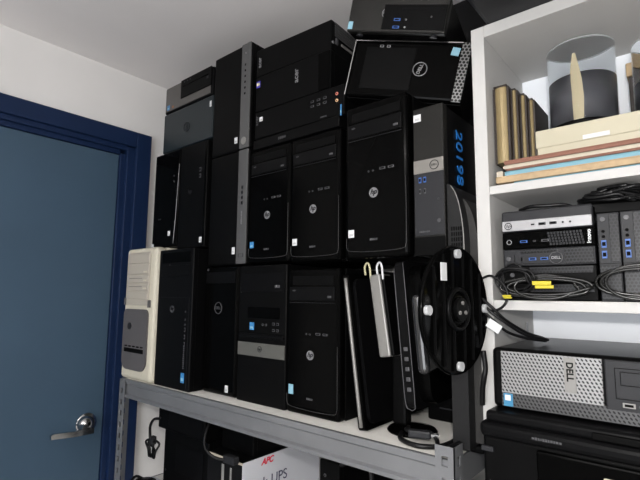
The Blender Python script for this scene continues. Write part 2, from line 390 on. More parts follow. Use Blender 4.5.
# B black tower
d = Dev('computer_tower', 'tall black tower with a row of ports down its right edge, beside the beige workstation', 'computer', -1.42, -1.222, ZD, 1.615, .84, .42, group=G1, bezel=SAT)
d.outline('seam', .10, .02, .93, .645, CHR, t=.0007, sides='tr'); d.hp(.46, .56, .011, LOGD)
for k, v in enumerate((.545, .49, .455)): d.jacks(1, .84, v, r=.0028)
d.ports(3, .84, .42, dv=-.05, w_=.005, h_=.013); d.marks('fine_print', 12, .008, .84, .235, LOGD, vertical=True)
d.sticker(.83, .09, .018, .030, BLU); d.plate('optical_drive', .10, .90, .92, .975, GLS, th=.002); d.disc('eject_button', .33, .885, .002, LOGD); d.plate('drive_bay', .10, .80, .92, .88, SAT, th=.002)
# C dell tower
d = Dev('computer_tower', 'plain black tower with a dim round logo and one white sticker near the foot', 'computer', -1.218, -1.05, ZD, 1.556, .88, .40, group=G1, bezel=GLS, bez=.03, bev=.012)
d.dell(.46, .665, .017, LOGD); d.sticker(.76, .06, .013, .02); d.plate('optical_drive', .08, .86, .92, .95, SAT, th=.002); d.disc('power_button', .12, .97, .004, LOGD)
# D hp compaq with silver band
d = Dev('computer_tower', 'black tower crossed by a silver band, second from right in the bottom row', 'computer', -1.046, -.853, ZD, 1.552, .88, .42, group=G1, bezel=BLK)
sb = d.plate('silver_band', .02, .335, .99, .432, mat('band_silver', (.11, .11, .10), .4, metal=.3), th=.003, label='brushed silver band'); d.ring('maker_logo', .50, .39, .0075, .0009, CHR, y=-.0035, parent=sb); d.text('logo_lettering', 'hp', .009, .50, .39, CHR, y=-.004, parent=sb)
d.sticker(.31, .55, .018, .021, BLU); d.jacks(2, .54, .565, du=.07, r=.0035); d.ports(2, .76, .575, dv=-.045, w_=.009, h_=.007); d.ports(2, .84, .575, dv=-.045, w_=.009, h_=.007)
d.plate('front_door', .22, .61, .88, .69, GLS, th=.002); d.plate('lower_lip', .05, .47, .97, .495, SAT, th=.005)
p = d.plate('optical_drive', .05, .80, .97, .94, SAT, th=.002); d.plate('eject_button', .78, .83, .88, .85, LOGD, th=.003, parent=p); d.ports(2, .52, .885, du=.28, w_=.008, h_=.010, m=LOGD); d.jacks(3, .05, .86, dv=-.03, r=.002)
# hp microtower family (E, L, M, N)
def hp_tower(label, x0, x1, z0, z1, Y, depth, st, top=None):
    d = Dev('computer_tower', label, 'computer', x0, x1, z0, z1, Y, depth, group=G1, bezel=GLS, bev=.009, bez=.03)
    p = d.plate('optical_drive', .06, .775, .92, .87, SAT, th=.003, bev=.002); d.outline('drive_seam', .06, .76, .92, .775, CHR, t=.0007, y=-.002, parent=p, sides='b')
    d.plate('eject_button', .80, .795, .87, .81, LOGD, th=.004, parent=p); d.plate('card_reader', .12, .885, .90, .945, BLK, th=.002)
    d.marks('fine_print', 3, .005, .16, .845, LOGD, parent=p, y=-.003); d.ports(2, .74, .905, du=.10, w_=.008, h_=.008)
    d.hp(.48, .405, .0115); d.jacks(2, .40, .545, du=.07, r=.0022); d.ports(2, .62, .55, du=.13, w_=.015, h_=.0055, m=LOGD)
    d.sticker(.11, .16, .016, .024 if st is LBL else .018, st); d.marks('fine_print', 5, .0055, .48, .115, LOGD)
    bm = NB(); tube(bm, [(d.X(.03), -.001, d.Z(.13)), (d.X(.04), -.0015, d.Z(.07)), (d.X(.12), -.002, d.Z(.048)), (d.X(.5), -.002, d.Z(.04)), (d.X(.90), -.002, d.Z(.048)), (d.X(.965), -.0015, d.Z(.075)), (d.X(.97), -.001, d.Z(.14)), (d.X(.97), -.001, d.Z(.48))], .0007, 6, 6)
    obj('edge_trim', bm, mat('trim_dim', (.03, .03, .031), .3), d.root, smooth=True)
    return d
hp_tower('glossy black tower with round badge and tall blue sticker, end of the bottom row', -.850, -.675, ZD, 1.537, .88, .40, LBL)

# ------------------------------------------------------------------ left upper group
d = Dev('computer_tower', 'narrow glossy black tower standing on the beige workstation', 'computer', -1.548, -1.388, 1.632, 1.981, .88, .36, group=G1, bezel=GLS, bez=.02)
bm = NB(); tube(bm, [(d.X(1.0), -.001, d.Z(.84)), (d.X(.985), -.0025, d.Z(.6)), (d.X(.95), -.0025, d.Z(.3)), (d.X(.90), -.0025, d.Z(.03))], .0011, 6, 6); obj('edge_trim', bm, LOGO, d.root, smooth=True, label='thin silver edge strip')
d.sticker(.70, .14, .013, .017); d.jacks(2, .80, .73, dv=-.055, r=.003, m=LOGD); d.marks('fine_print', 4, .006, .30, .30, CHR); d.sticker(-.0+.05, .02, .012, .018)
d = Dev('computer_tower', 'black tower with two port icons, directly below the slate machine', 'computer', -1.383, -1.228, 1.620, 1.981, .88, .36, group=G1, bezel=BLK)
d.sticker(.87, .07, .013, .018); d.ports(2, .77, .73, dv=-.06, w_=.010, h_=.014); d.text('small_marking', 'hp', .02, .42, .54, CHR); d.plate('side_strip', .93, .02, .985, .98, GLS)
d = Dev('computer_tower', 'slate black desktop lying flat with a faint round logo and white corner sticker', 'computer', -1.505, -1.207, 1.983, 2.131, .88, .34, group=G1, bezel=SLT)
d.dell(.50, .47, .017, CHR, roll=90); d.sticker(.955, .80, .009, .02)
d = Dev('desktop_computer', 'slim silver fronted desktop topping the left of the stack under the ceiling', 'computer', -1.505, -1.213, 2.133, 2.236, .88, .33, group=G1, bezel=SAT, bev=.008)
d.plate('silver_front', .035, .07, .965, .95, mat('silver_bronze', (.085, .08, .076), .45, metal=.3), th=.002)
p = d.plate('black_drive_panel', .37, .33, .985, .985, BLK, th=.005, bev=.002); d.plate('disc_slot', .42, .72, .93, .76, GLS, th=.006, parent=p); d.jacks(3, .45, .88, du=.06, r=.002, y=-.005); d.plate('eject_button', .90, .60, .94, .68, CHR, th=.006, parent=p)
d.sticker(.10, .20, .015, .018, BLU, y=-.002); d.disc('orange_sticker', .20, .17, .005, mat('orange_sticker', (.25, .09, .03), .5), y=-.0015)
def strip_tower(label, x0, x1, z0, z1, top):
    d = Dev('desktop_computer', label, 'computer', x0, x1, z0, z1, .88, .36, group=G1, bezel=BLK, bev=.006)
    s_ = d.plate('grey_strip', .765, .004, .995, .996, GREY, th=.004, bev=.003, label='grey front strip')
    if top:
        for k in range(6): d.plate('vent_slot', .855, .78-k*.055, .885, .80-k*.055, DRK, th=.005, parent=s_)
        d.disc('power_button', .88, .07, .012, SIL, th=.0055, parent=s_); d.disc('indicator', .88, .90, .002, LOGO, th=.006, parent=s_)
        d.sticker(.66, .10, .013, .019)
    else:
        for k in range(4): d.ports(1, .88, .66-k*.045, w_=.007, h_=.011, m=CHR, y=-.004)
        d.marks('fine_print', 9, .006, .88, .40, LOGO, y=-.0042, vertical=True, parent=s_); d.outline('lower_badge', .83, .06, .94, .09, CHR, y=-.004, parent=s_)
        d.sticker(.68, .12, .013, .021)
    return d
strip_tower('upright black desktop with grey strip and round power button, upper of two', -1.205, -1.019, 1.910, 2.251, True)
strip_tower('upright black desktop with grey strip, lower of the two with such strips', -1.205, -1.019, 1.557, 1.908, False)

# ------------------------------------------------------------------ three lying boxes
KR = R(3)
def lying(label, w_, z0, z1, yaw_=KR, x0=-1.004, Y=.885, depth=.26):
    return Dev('desktop_computer', label, 'computer', 0, w_, z0, z1, Y, depth, group=G1, bezel=BLK, rot=yaw_,
               pos=(x0+w_/2*math.cos(yaw_), Y+w_/2*math.sin(yaw_), z0))
d = lying('flat black desktop with a vented right side, highest of the three lying near the ceiling', .284, 2.126, 2.213)
d.text('maker_lettering', 'acer', .019, .06, .50, LOGO, roll=90, fat=.0003)
bm = NB(); xs = d.w/2-.0005
for k in range(6): box(bm, xs, xs+.003, .015, .20, .080-k*.007, .083-k*.007)
obj('side_vent', bm, GREY, d.root)
bm = NB(); box(bm, xs, xs+.004, .045, .15, .028, .034, .001); obj('side_rail', bm, SIL, d.root)
bm = NB(); box(bm, xs, xs+.004, .018, .028, .022, .040, .001); obj('side_latch', bm, LOGD, d.root)
bm = NB(); cyl(bm, (xs, .006, .022), (1, 0, 0), .004, .003, 12); obj('jack', bm, LOGO, d.root)
d = lying('flat black desktop with a small blue and gold badge, middle of the three lying ones', .285, 2.014, 2.1255, R(2))
d.text('maker_lettering', 'acer', .024, .58, .62, LOGO, roll=90, fat=.0003); b_ = d.sticker(.045, .78, .016, .020, mat('badge_indigo', (.05, .04, .35), .4)); 
bm = NB(); box(bm, -.006, .006, -.0018, -.001, -.004, .005); obj('badge_centre', bm, mat('badge_gold', (.55, .5, .3), .4), b_)
d.plate('end_cap', .86, .02, .99, .96, GLS, th=.002)
d = lying('flat black desktop with coloured audio jacks, lowest of the three lying ones', .332, 1.930, 2.0135, R(1.5), depth=.20)
d.text('maker_lettering', 'acer', .018, .035, .88-.2, LOGD, roll=90); d.sticker(.085, .70, .013, .013)
d.ports(3, .68, .72, du=.065, w_=.011, h_=.006); d.ports(3, .68, .56, du=.065, w_=.011, h_=.006)
d.jacks(2, .93, .72, dv=-.22, r=.0042, cols=[mat('pink_jack', (.7, .22, .16), .4), mat('peach_jack', (.75, .45, .25), .4)]); d.sticker(.97, .15, .004, .030, BLU, 'blue_label'); d.marks('fine_print', 6, .005, .80, .10, LOGD)
bm = NB(); box(bm, -.163, .163, .0, .30, 0, .030, .003)
t = thing('slim_black_unit', 'slim black box wedged between lying desktops and the towers below', 'computer', (-.845, .885, 1.8975), group=G1)
obj('case', bm, BLK, t); marks(t, 'fine_print', 5, .008, (-.04, -.001, .015), LOGD)

hp_tower('glossy black tower with small blue sticker, upper row beside the grey strips', -1.014, -.847, 1.5575, 1.893, .88, .38, BLU)
hp_tower('glossy black tower with white sticker, in the middle of the upper row', -.844, -.673, 1.5535, 1.893, .88, .38, WHT)
d = hp_tower('glossy black tower with white sticker, right of its two twins and under the tilted machine', -.636, -.468, 1.552, 1.918, .85, .40, WHT)
# O slim desktop on end
d = Dev('desktop_computer', 'narrow upright black desktop with blue hand-written digits on its side', 'computer', -.459, -.390, 1.5525, 1.872, .86, .39, group=G1, bezel=MSH, bev=.002, case=mat('side_black_gloss', (.003, .003, .0034), .22, spec=.2))
d.plate('mesh_front', .02, .63, .98, .985, MSH, th=.002); b_ = d.plate('grey_band', .01, .545, .99, .635, mat('warm_band', (.20, .19, .175), .4, metal=.3), th=.003)
d.ring('maker_logo', .70, .59, .0095, .0008, CHR, y=-.0035, parent=b_); d.text('logo_lettering', 'DELL', .006, .70, .59, CHR, y=-.0035, parent=b_)
d.plate('lower_front', .02, .13, .98, .545, CHR, th=.002); d.plate('foot_panel', .0, .0, 1, .12, BLK, th=.001)
d.ports(2, .22, .50, du=.16, w_=.006, h_=.012, m=USB, y=-.002); d.ports(2, .22, .425, du=.16, w_=.004, h_=.011, y=-.002); d.jacks(1, .82, .36, r=.002, y=-.002); d.disc('power_button', .82, .22, .004, LOGD, y=-.002)
d.sticker(.16, .93, .017, .016, WHT, y=-.002); d.marks('fine_print', 7, .0045, .35, .155, LOGD, y=-.0022)
for i, ch in enumerate('20198'):
    text(d.root, 'marker_digit', ch, .046, (d.w/2+.0006, .078, 1.820-1.5525-.0250*i), BIN, roll=-90, face='right', italic=0, fat=.0004)

# P tilted tower lying on its side across the upper row
P = Dev('computer_tower', 'glossy black tower lying tilted on its side with silver rim and honeycomb end', 'computer', 0, .285, 0, .142, 0, .22, group=G1, bezel=GLS, rot=(R(.4), R(13.0), R(18.4)), pos=(-.525, .917, 1.9375), bev=.008)
P.plate('honeycomb_panel', .925, .0, 1.0, .99, HON, th=.003, label='silver honeycomb strip'); P.outline('silver_rim', 0, 0, .93, 1.0, CHM, t=.0022, y=-.001, sides='tl')
P.dell(.62, .52, .0165, LOGO, roll=75); P.sticker(.90-.02, .84, .018, .019, LBL, roll=8); P.plate('drive_panel', .12, .14, .56, .88, BLK, th=.0015); P.ports(2, .25, .90, du=.06, w_=.009, h_=.006, m=LOGO)
# Q
Q = Dev('desktop_computer', 'small form black desktop with woven mesh front lying on top of the tilted tower', 'computer', 0, .245, 0, .079, 0, .265, group=G1, bezel=MSH, rot=(R(8.0), R(14.7), R(16.2)), pos=(-.523, .888, 2.0915), bev=.003)
Q.plate('mesh_front', .01, .03, .97, .98, MSH, th=.001); p = Q.plate('drive_panel', .37, .08, .985, .80, BLK, th=.003); Q.plate('disc_slot', .55, .66, .95, .70, SAT, th=.004, parent=p)
Q.dell(.395, .56, .0105, LOGO); Q.sticker(.035, .18, .012, .018, LBL, y=-.001); Q.ports(2, .52, .36, dv=-.22, w_=.016, h_=.006, m=USB, y=-.003); Q.jacks(2, .61, .36, dv=-.22, r=.002, m=LOGO, y=-.003); Q.disc('power_button', .85, .45, .002, LOGD, y=-.003)
for u in (.12, .88):
    bm = NB(); cyl(bm, (Q.X(u), .02, -.0045), (0, 0, 1), .008, .005, 16); obj('rubber_foot', bm, CHR, Q.root)
t = thing('carton', 'black carton standing at the back on top of the upper row', 'box', (-.49, 1.20, 1.9185))
bm = NB(); box(bm, -.13, .13, 0, .12, 0, .40, .002); obj('carton_body', bm, CTB, t)
# R big box over the bookcase
t = thing('black_case', 'large charcoal case overhanging the top of the white bookcase', 'case', (.0, .92, 2.019))
bm = NB(); box(bm, -.305, .33, -.30, .33, 0.0, .17, .012, 3); obj('case_body', bm, CHR, t); bm = NB(); box(bm, -.30, .325, -.31, -.298, .05, .06, .002); obj('seam', bm, BLK, t)

# ------------------------------------------------------------------ monitors on the deck
def slab_yz(bm, x0, x1, y0, y1, z0, z1, r):
    pts = []
    for (cy, cz, a0) in ((y1-r, z1-r, 0), (y0+r, z1-r, 90), (y0+r, z0+r, 180), (y1-r, z0+r, 270)):
        for k in range(7): a = R(a0+k*15); pts.append((cy+r*math.cos(a), cz+r*math.sin(a)))
    prism(bm, pts, 0, x0, x1)
# S: thin monitor on edge, leaning
t = thing('monitor', 'thin flat monitor standing on edge with a bright silver rim, nearest the towers', 'monitor', (-.596, .862, ZD), (R(0), R(-7.6), R(0)), 'monitors on edge')
bm = NB(); slab_yz(bm, -.010, .008, .0, .38, .002, .352, .008); obj('screen', bm, GLS, t)
bm = NB(); slab_yz(bm, .008, .016, .012, .37, .014, .34, .02); obj('back_shell', bm, SAT, t)
bm = NB(); tube(bm, [(-.001, -.0015, .010), (-.001, -.002, .12), (-.001, -.002, .24), (-.001, -.0015, .342)], .0042, 8, 4); obj('silver_edge', bm, SIL, t, smooth=True)
# T: stand with silver neck
t = thing('monitor_stand', 'monitor stand with silver neck and round black foot between two edge-on monitors', 'stand', (-.553, .935, ZD))
bm = NB(); lathe(bm, [(0, 0), (.054, 0), (.056, .003), (.052, .007), (.03, .011), (0, .0115)], (.034, .01, 0), 48); obj('foot_disc', bm, GLS, t, smooth=True)
bm = NB(); box(bm, -.012, .024, .0, .03, .010, .17, .006); obj('lower_column', bm, BLK, t)
bm = NB(); Mx = Matrix.Translation((.012, -.055, .165)) @ Matrix.Rotation(R(-8.5), 4, 'Y'); box(bm, -.022, .007, 0, .05, 0, .185, .004, Mx=Mx); obj('silver_neck', bm, SIL, t, label='pale silver upright')
bm = NB(); box(bm, .0075, .016, .002, .05, .002, .180, .002, Mx=Mx); obj('neck_trim', bm, BLK, t)
for (x_, m_) in ((-.045, mat('ivory_clip', (.48, .45, .28), .5)), (-.012, WHT)):
    bm = NB(); tube(bm, [(x_-.004, -.05, .346), (x_-.004, -.053, .364), (x_+.003, -.054, .374), (x_+.009, -.053, .366), (x_+.012, -.052, .336)], .0025, 8, 6); obj('cable_clip', bm, m_, t, smooth=True)
# U: black monitor with buttons
t = thing('monitor', 'black monitor turned sideways with control buttons along its lower edge', 'monitor', (-.452, .845, ZD), (0, R(-5.0), 0), 'monitors on edge')
bm = NB(); slab_yz(bm, -.018, .003, 0, .40, .072, .375, .018); bz = obj('screen_bezel', bm, SAT, t)
bm = NB(); slab_yz(bm, .003, .030, .02, .38, .080, .365, .03); obj('back_shell', bm, GLS, t)
bm = NB(); tube(bm, [(-.019, -.001, .36), (-.019, -.001, .2), (-.0185, -.001, .09), (-.010, -.001, .074), (0, -.001, .074), (.003, -.001, .09), (.004, -.001, .2), (.004, -.001, .37)], .0009, 6, 6); obj('bezel_trim', bm, LOGD, t, smooth=True)
for k in range(5):
    bm = NB(); box(bm, -.012, -.003, -.002, .001, .108+.020*k, .116+.020*k, .001); obj('control_button', bm, LOGD, bz)

bm = NB(); box(bm, .0295, .031, .05, .10, .15, .19, .001); obj('rating_label', bm, LOGD, t)
# stand of U: neck and round base seen from underneath
n_ = NB(); Mx = Matrix.Translation((.034, -.030, .245)) @ Matrix.Rotation(R(12), 4, 'Z'); box(n_, -.004, .020, 0, .075, -.10, .055, .012, 4, Mx=Mx); obj('stand_neck', n_, mat('neck_gloss', (.02, .02, .021), .12, spec=.6), t)
bd = thing('monitor_stand', 'round black monitor stand facing out with four grey rubber feet and a white label', 'stand', (-.330, .762, 1.447), (R(0), 0, R(-6)))
bm = NB()
rings = []
N = 56
for (r_, x_) in ((0, -.014), (.09, -.012), (.108, -.006), (.111, 0), (.109, .004), (.105, .002), (.030, .002), (.028, .006), (.018, .006), (.017, .001), (0, .001)):
    if r_ == 0: rings.append([bm.verts.new((x_, 0, 0))])
    else: rings.append([bm.verts.new((x_, r_*math.cos(2*math.pi*i/N), r_*math.sin(2*math.pi*i/N))) for i in range(N)])
for A, B in zip(rings, rings[1:]):
    for i in range(N):
        a = [A[0]] if len(A) == 1 else [A[i], A[(i+1) % N]]; b = [B[0]] if len(B) == 1 else [B[(i+1) % N], B[i]]
        bm.faces.new(a+b)
obj('base_disc', bm, GLS, bd, smooth=True)
for yy in (-.075, -.045, -.015, .02, .05, .08):
    bm = NB(); hh = math.sqrt(.103**2-yy*yy); box(bm, .001, .006, yy-.0012, yy+.0012, -hh, hh); obj('rib', bm, BLK, bd)
bm = NB(); torus(bm, (.005, 0, 0), (1, 0, 0), .034, .004, 40, 8); obj('hub_ring', bm, SAT, bd, smooth=True)
bm = NB(); cyl(bm, (.002, 0, 0), (1, 0, 0), .02, .010, 32); hub = obj('hub', bm, BLK, bd)
for a in (90, 210, 330):
    bm = NB(); cyl(bm, (.011, .011*math.cos(R(a)), .011*math.sin(R(a))), (1, 0, 0), .0035, .003, 14); obj('screw', bm, SIL, hub)
for a in (90, 0, 180, 270):
    bm = NB(); cyl(bm, (.002, .096*math.cos(R(a)), .096*math.sin(R(a))), (1, 0, 0), .0078, .007, 24); obj('rubber_foot', bm, RUB, bd)
bm = NB(); box(bm, .006, .0075, -.058, -.040, .048, .078, .0003); obj('label_sticker', bm, WHT, bd)
bm = NB(); box(bm, -.055, -.010, .0, .04, -.03, .03, .008); obj('hinge_arm', bm, BLK, bd)
# W: big monitor on end with rounded grey shell
t = thing('monitor', 'large charcoal monitor standing on end with vented back beside the white bookcase', 'monitor', (-.359, .866, ZD), (0, 0, 0), 'monitors on edge')
def shell(bm, x0, x1, y0, z1, drop, y1, z0):
    pts = [(x0, z0), (x0, z1)]
    for k in range(1, 13): a = R(90-k*7.5); pts.append((x0+(x1-x0)*math.cos(a), z1-drop+drop*math.sin(a)))
    pts += [(x1, z0)]
    prism(bm, pts, 1, y0, y1)
bm = NB(); shell(bm, -.029, .004, .0, .528, .13, .25, .012); obj('screen_half', bm, mat('dark_shell', (.010, .010, .0105), .45, spec=.25), t)
bm = NB(); shell(bm, -.020, .021, .03, .505, .12, .26, .02); obj('back_shell', bm, mat('shell_grey', (.030, .029, .028), .4, spec=.3), t)
bm = NB(); 
for k in range(5):
    for j in range(11): box(bm, -.022+.0048*k, -.0192+.0048*k, -.001, .001, .43-.011*j, .438-.011*j)
obj('vent_grille', bm, DRK, t)
bm = NB()
for j in range(9): box(bm, .0205, .0222, .05, .15, .04+.014*j, .046+.014*j)
obj('back_vent', bm, DRK, t)
bm = NB(); tube(bm, [(.004, -.001, .28), (.004, -.001, .398)] + [(-.029+.033*math.cos(R(a)), -.001, .398+.13*math.sin(R(a))) for a in (15, 35, 55, 75)], .0011, 6, 4); obj('edge_trim', bm, SIL, t, smooth=True)
bm = NB(); box(bm, -.028, .018, .03, .24, 0, .014, .004); obj('foot_rail', bm, BLK, t)

t = thing('shadow_filler_box', 'low black box behind the edge-on monitors near the right end of the deck', 'box', (-.467, 1.06, ZD))  # added black shape for the monitors' shadows and dark items behind them
bm = NB(); box(bm, -.073, .062, 0, .19, 0, .066, .006); obj('box_body', bm, BLK, t); bm = NB(); box(bm, -.04, .04, -.001, .001, .03, .033); obj('front_slot', bm, CHR, t)  # body and slot of the added shadow stand-in, not a real device
# cables on the deck
def cable(name, pts, r, label, m=CBL, group=None, sub=8):
    bm = NB(); tube(bm, pts, r, 8, sub); o = obj(name, bm, m, smooth=True); return tag(o, label, 'cable', group)
zc = ZD+.006
cable('cable', [(-.52, .90, zc), (-.50, .862, zc), (-.455, .845, zc), (-.42, .868, zc), (-.405, .90, zc+.004), (-.40, .95, zc+.01)], .0052, 'thick black cable looped on the pale deck near the right steel post')
cable('cable', [(-.41, .845, zc), (-.43, .88, zc+.011), (-.46, .90, zc+.012), (-.50, .89, zc+.011), (-.52, .93, zc+.006)], .0045, 'black cable crossing over the loop on the deck')
cable('cable', [(-.385, .835, zc+.012), (-.375, .87, zc+.016), (-.38, .93, zc+.01), (-.40, 1.0, zc+.004)], .0045, 'black cable running over the right end of the deck')
t = thing('power_plug', 'black power plug lying among cables on the deck', 'plug', (-.46, .875, ZD+.012), R(20)); bm = NB(); box(bm, -.026, .02, -.009, .009, 0, .016, .004); obj('plug_body', bm, CHR, t); bm = NB(); box(bm, .02, .034, -.006, -.004, .006, .011); box(bm, .02, .034, .004, .006, .006, .011); obj('prongs', bm, CHM, t)

# ------------------------------------------------------------------ bookcase contents: top shelf
zs = 1.684
def slab(name, label, x0, x1, y0, y1, z0, z1, m, cat='folder', group=None, bev=.0012):
    t = thing(name, label, cat, ((x0+x1)/2, (y0+y1)/2, z0), group=group); hx, hy = (x1-x0)/2, (y1-y0)/2; h = z1-z0
    bm = NB(); tq = min(.0015, h*.25); box(bm, -hx, hx, -hy, hy, 0, tq); box(bm, -hx, hx, -hy, hy, h-tq, h); box(bm, -hx, -hx+.002, -hy, hy, 0, h); obj('cover', bm, m, t)
    bm = NB(); box(bm, -hx+.002, hx-.002, -hy+.0015, hy-.002, tq, h-tq); obj('pages', bm, m, t)
    return t
GF = 'folders in the flat pile'
z = zs
for (lab, h, m, x0, y0) in (('light blue folder at the bottom of the flat pile', .007, LBC, -.268, .905), ('thick tan cardboard folder in the flat pile', .013, TAN, -.300, .900), ('light blue folder with cream pages above the tan one', .010, LBC, -.285, .908),
                        ('brown covered book in the middle of the flat pile', .004, RBR, -.282, .904), ('cream paged album below the top red-brown cover', .007, PAP, -.287, .906), ('red-brown folder topping the flat pile', .008, RBR, -.284, .902)):
    if m is PAP: slab('album', lab, x0, .02, y0, 1.10, z, z+h, m, 'album', GF)
    else: slab('folder', lab, x0, .02+random.uniform(-.01, .01), y0, 1.10, z, z+h, m, 'folder', GF)
    z += h+.0004
zt = z
t = thing('small_card_box', 'small cream card box at the left end of the flat pile', 'box', (-.2935, .915, 1.7045)); bm = NB(); box(bm, -.0065, .0055, -.010, .03, 0, .012, .001); obj('box_body', bm, PAP, t)
# bronze books
xb = -.3042
for i, (w_, h_, dz, yy) in enumerate(((.030, .158, 0, .912), (.0125, .150, 0, .925), (.0125, .140, 0, .937), (.012, .130, 0, .948))):
    t = thing('book', ('tall bronze bound book against the bookcase side', 'thin bronze bound book, second from the bookcase side', 'thin bronze bound book, third from the bookcase side', 'shortest bronze bound book, next to the cream box')[i], 'book', (xb+w_/2, yy, zt), group='bronze bound books')
    bm = NB(); pts = [(-w_/2+.002, .11)] + [((w_/2-.002)*-math.cos(R(k*22.5)), .008-.008*math.sin(R(k*22.5))) for k in range(9)] + [(w_/2-.002, .11)]
    prism(bm, pts, 2, .0, h_); obj('cover', bm, BRZ, t, smooth=False)
    for s_ in (-1, 1):
        bm = NB(); x_ = s_*(w_/2-.0017); box(bm, x_-.0022, x_+.0022, .004, .112, 0, h_+.001); obj('board', bm, DBR, t)
    bm = NB(); box(bm, -w_/2+.002, w_/2-.002, -.001, .02, h_, h_+.004, .001); obj('headband', bm, DBR, t)
    xb += w_+.0005
# cream box
t = thing('storage_box', 'cream lidded card box under the glass vases', 'box', (-.085, 1.005, zt))
bm = NB(); box(bm, -.147, .17, -.062, .09, 0, .030, .002); obj('box_body', bm, CRM, t)
bm = NB(); box(bm, -.149, .172, -.064, .092, .024, .060, .002); lid = obj('box_lid', bm, CRM, t)
bm = NB(); box(bm, -.067, -.024, -.0652, -.0635, .026, .034, .0003); obj('paper_label', bm, WHT, lid, label='bright white label')
zb = zt+.0605
def vase(label, x, y, r, h, full):
    t = thing('glass_vase', label, 'vase', (x, y, zb), group='glass cylinder vases'); bm = NB()
    lathe(bm, [(.001, 0), (r*.98, 0), (r, .003), (r, h-.001), (r-.0012, h), (r-.0024, h-.001), (r-.0024, .006), (.001, .005)], n=64); obj('glass', bm, GLA, t, smooth=True)
    bm = NB(); lathe(bm, [(.0005, .0052), (r-.0032, .0065), (r-.0032, h*full), (r-.010, h*full-.002), (.0005, h*full-.003)], n=64); obj('dark_filling', bm, SMK, t, smooth=True)
    bm = NB(); lathe(bm, [(r*.995, .0), (r+.0008, .001), (r+.0008, .006), (r*.995, .007)], n=64); obj('base_rim', bm, BLK, t, smooth=True)
    bm = NB(); torus(bm, (0, 0, h), (0, 0, 1), r-.0012, .0013, 64, 8); obj('glass_rim', bm, GRM, t, smooth=True)
    return t
v1 = vase('clear cylinder vase half filled with dark grey, standing whole on the cream box', -.158, 1.002, .060, .168, .60)
vase('clear cylinder vase cut off by the right edge of the picture, on the cream box', -.018, .995, .0555, .135, .45)
bm = NB()  # pale pointed streak: flash reflection on the glass, built as a coloured shape
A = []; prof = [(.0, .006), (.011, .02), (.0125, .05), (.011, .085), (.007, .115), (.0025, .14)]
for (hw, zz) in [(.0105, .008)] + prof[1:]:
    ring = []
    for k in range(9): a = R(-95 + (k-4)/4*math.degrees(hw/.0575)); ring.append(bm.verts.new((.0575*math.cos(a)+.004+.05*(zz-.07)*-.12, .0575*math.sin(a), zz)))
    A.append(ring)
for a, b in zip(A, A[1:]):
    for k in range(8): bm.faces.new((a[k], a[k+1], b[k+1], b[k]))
o = obj('flash_streak', bm, mat('streak_ivory', (.50, .43, .28), .6), v1); md = o.modifiers.new('s', 'SOLIDIFY'); md.thickness = .0006
t = thing('wooden_box', 'brown box behind the right glass vase', 'box', (-.0, 1.075, zb)); bm = NB(); box(bm, -.085, .08, -.018, .02, 0, .112, .002); obj('box_body', bm, DBR, t); bm = NB(); box(bm, -.088, .083, -.022, .024, .112, .140, .002); obj('box_lid', bm, TAN, t)

# ------------------------------------------------------------------ bookcase contents: middle shelf
z2 = 1.463
GM = 'mini computers on the middle shelf'
d = Dev('mini_computer', 'black mini computer at the bottom of the flat stack, half hidden by cables', 'computer', -.292, -.137, z2, 1.494, .902, .165, group=GM, bezel=BLK, bev=.002, bez=.01); d.plate('mesh_front', .3, .5, .97, .95, MHX); d.ports(2, .3, .3, du=.1, m=LOGD)
d = Dev('mini_computer', 'black mini computer second from the bottom of the flat stack', 'computer', -.292, -.137, 1.4945, 1.526, .902, .165, group=GM, bezel=BLK, bev=.002, bez=.01); d.plate('mesh_front', .3, .55, .97, .95, MHX); d.disc('power_button', .1, .5, .004, LOGD)
d = Dev('mini_computer', 'charcoal mini computer with honeycomb front and round logo in the flat stack', 'computer', -.291, -.137, 1.5265, 1.5585, .90, .168, group=GM, bezel=CHR, bev=.002, bez=.01)
d.plate('mesh_front', .69, .08, .985, .95, MHX); d.plate('mesh_strip', .20, .74, .60, .95, MHX); d.outline('seam', .13, .12, .62, .70, BLK, sides='lb'); d.disc('power_button', .06, .45, .004, LOGD); d.ports(2, .34, .40, du=.13, w_=.013, h_=.005, m=USB); d.ports(1, .215, .40, w_=.004, h_=.012, m=CHR); lg = d.ring('maker_logo', .60, .42, .0105, .0008, LOGD, y=-.002); d.text('logo_lettering', 'DELL', .007, .60, .42, LOGO, y=-.0025, parent=lg, fat=.0001)
d = Dev('mini_computer', 'glossy black mini computer with slanted grille and white vertical lettering', 'computer', -.291, -.136, 1.559, 1.591, .898, .168, group=GM, bezel=GLS, bev=.0015, bez=.01)
bm = NB()
for k in range(11):
    x = d.X(.54)+.0052*k
    for j in range(5): box(bm, x+(4-j)*-.0+.0009*j*-1, x+.0034-.0009*j, -.002, 0, .004+.005*j, .0078+.005*j)
obj('slanted_grille', bm, CHR, d.root)
d.text('maker_lettering', 'lenovo', .0088, .945, .50, WHT, roll=90, fat=.0003); d.ring('power_button', .08, .42, .0042, .0008, LOGO); d.ports(1, .25, .42, w_=.013, h_=.0045, m=USB); d.ports(1, .49, .42, w_=.013, h_=.0045, m=LOGD); d.ports(1, .37, .42, w_=.005, h_=.003, m=LOGD)
d = Dev('mini_computer', 'silver fronted mini computer topping the flat stack on the middle shelf', 'computer', -.291, -.137, 1.5915, 1.632, .895, .17, group=GM, bezel=CHR, bev=.004, bez=.012)
s_ = d.plate('silver_face', .01, .04, .99, .52, mat('bright_silver', (.33, .33, .34), .35, metal=.3), th=.002, bev=.001)
d.ring('maker_logo', .085, .28, .0062, .0007, BLK, y=-.0025, parent=s_); d.text('logo_lettering', 'hp', .0085, .085, .29, BLK, y=-.0025, parent=s_, italic=.3)
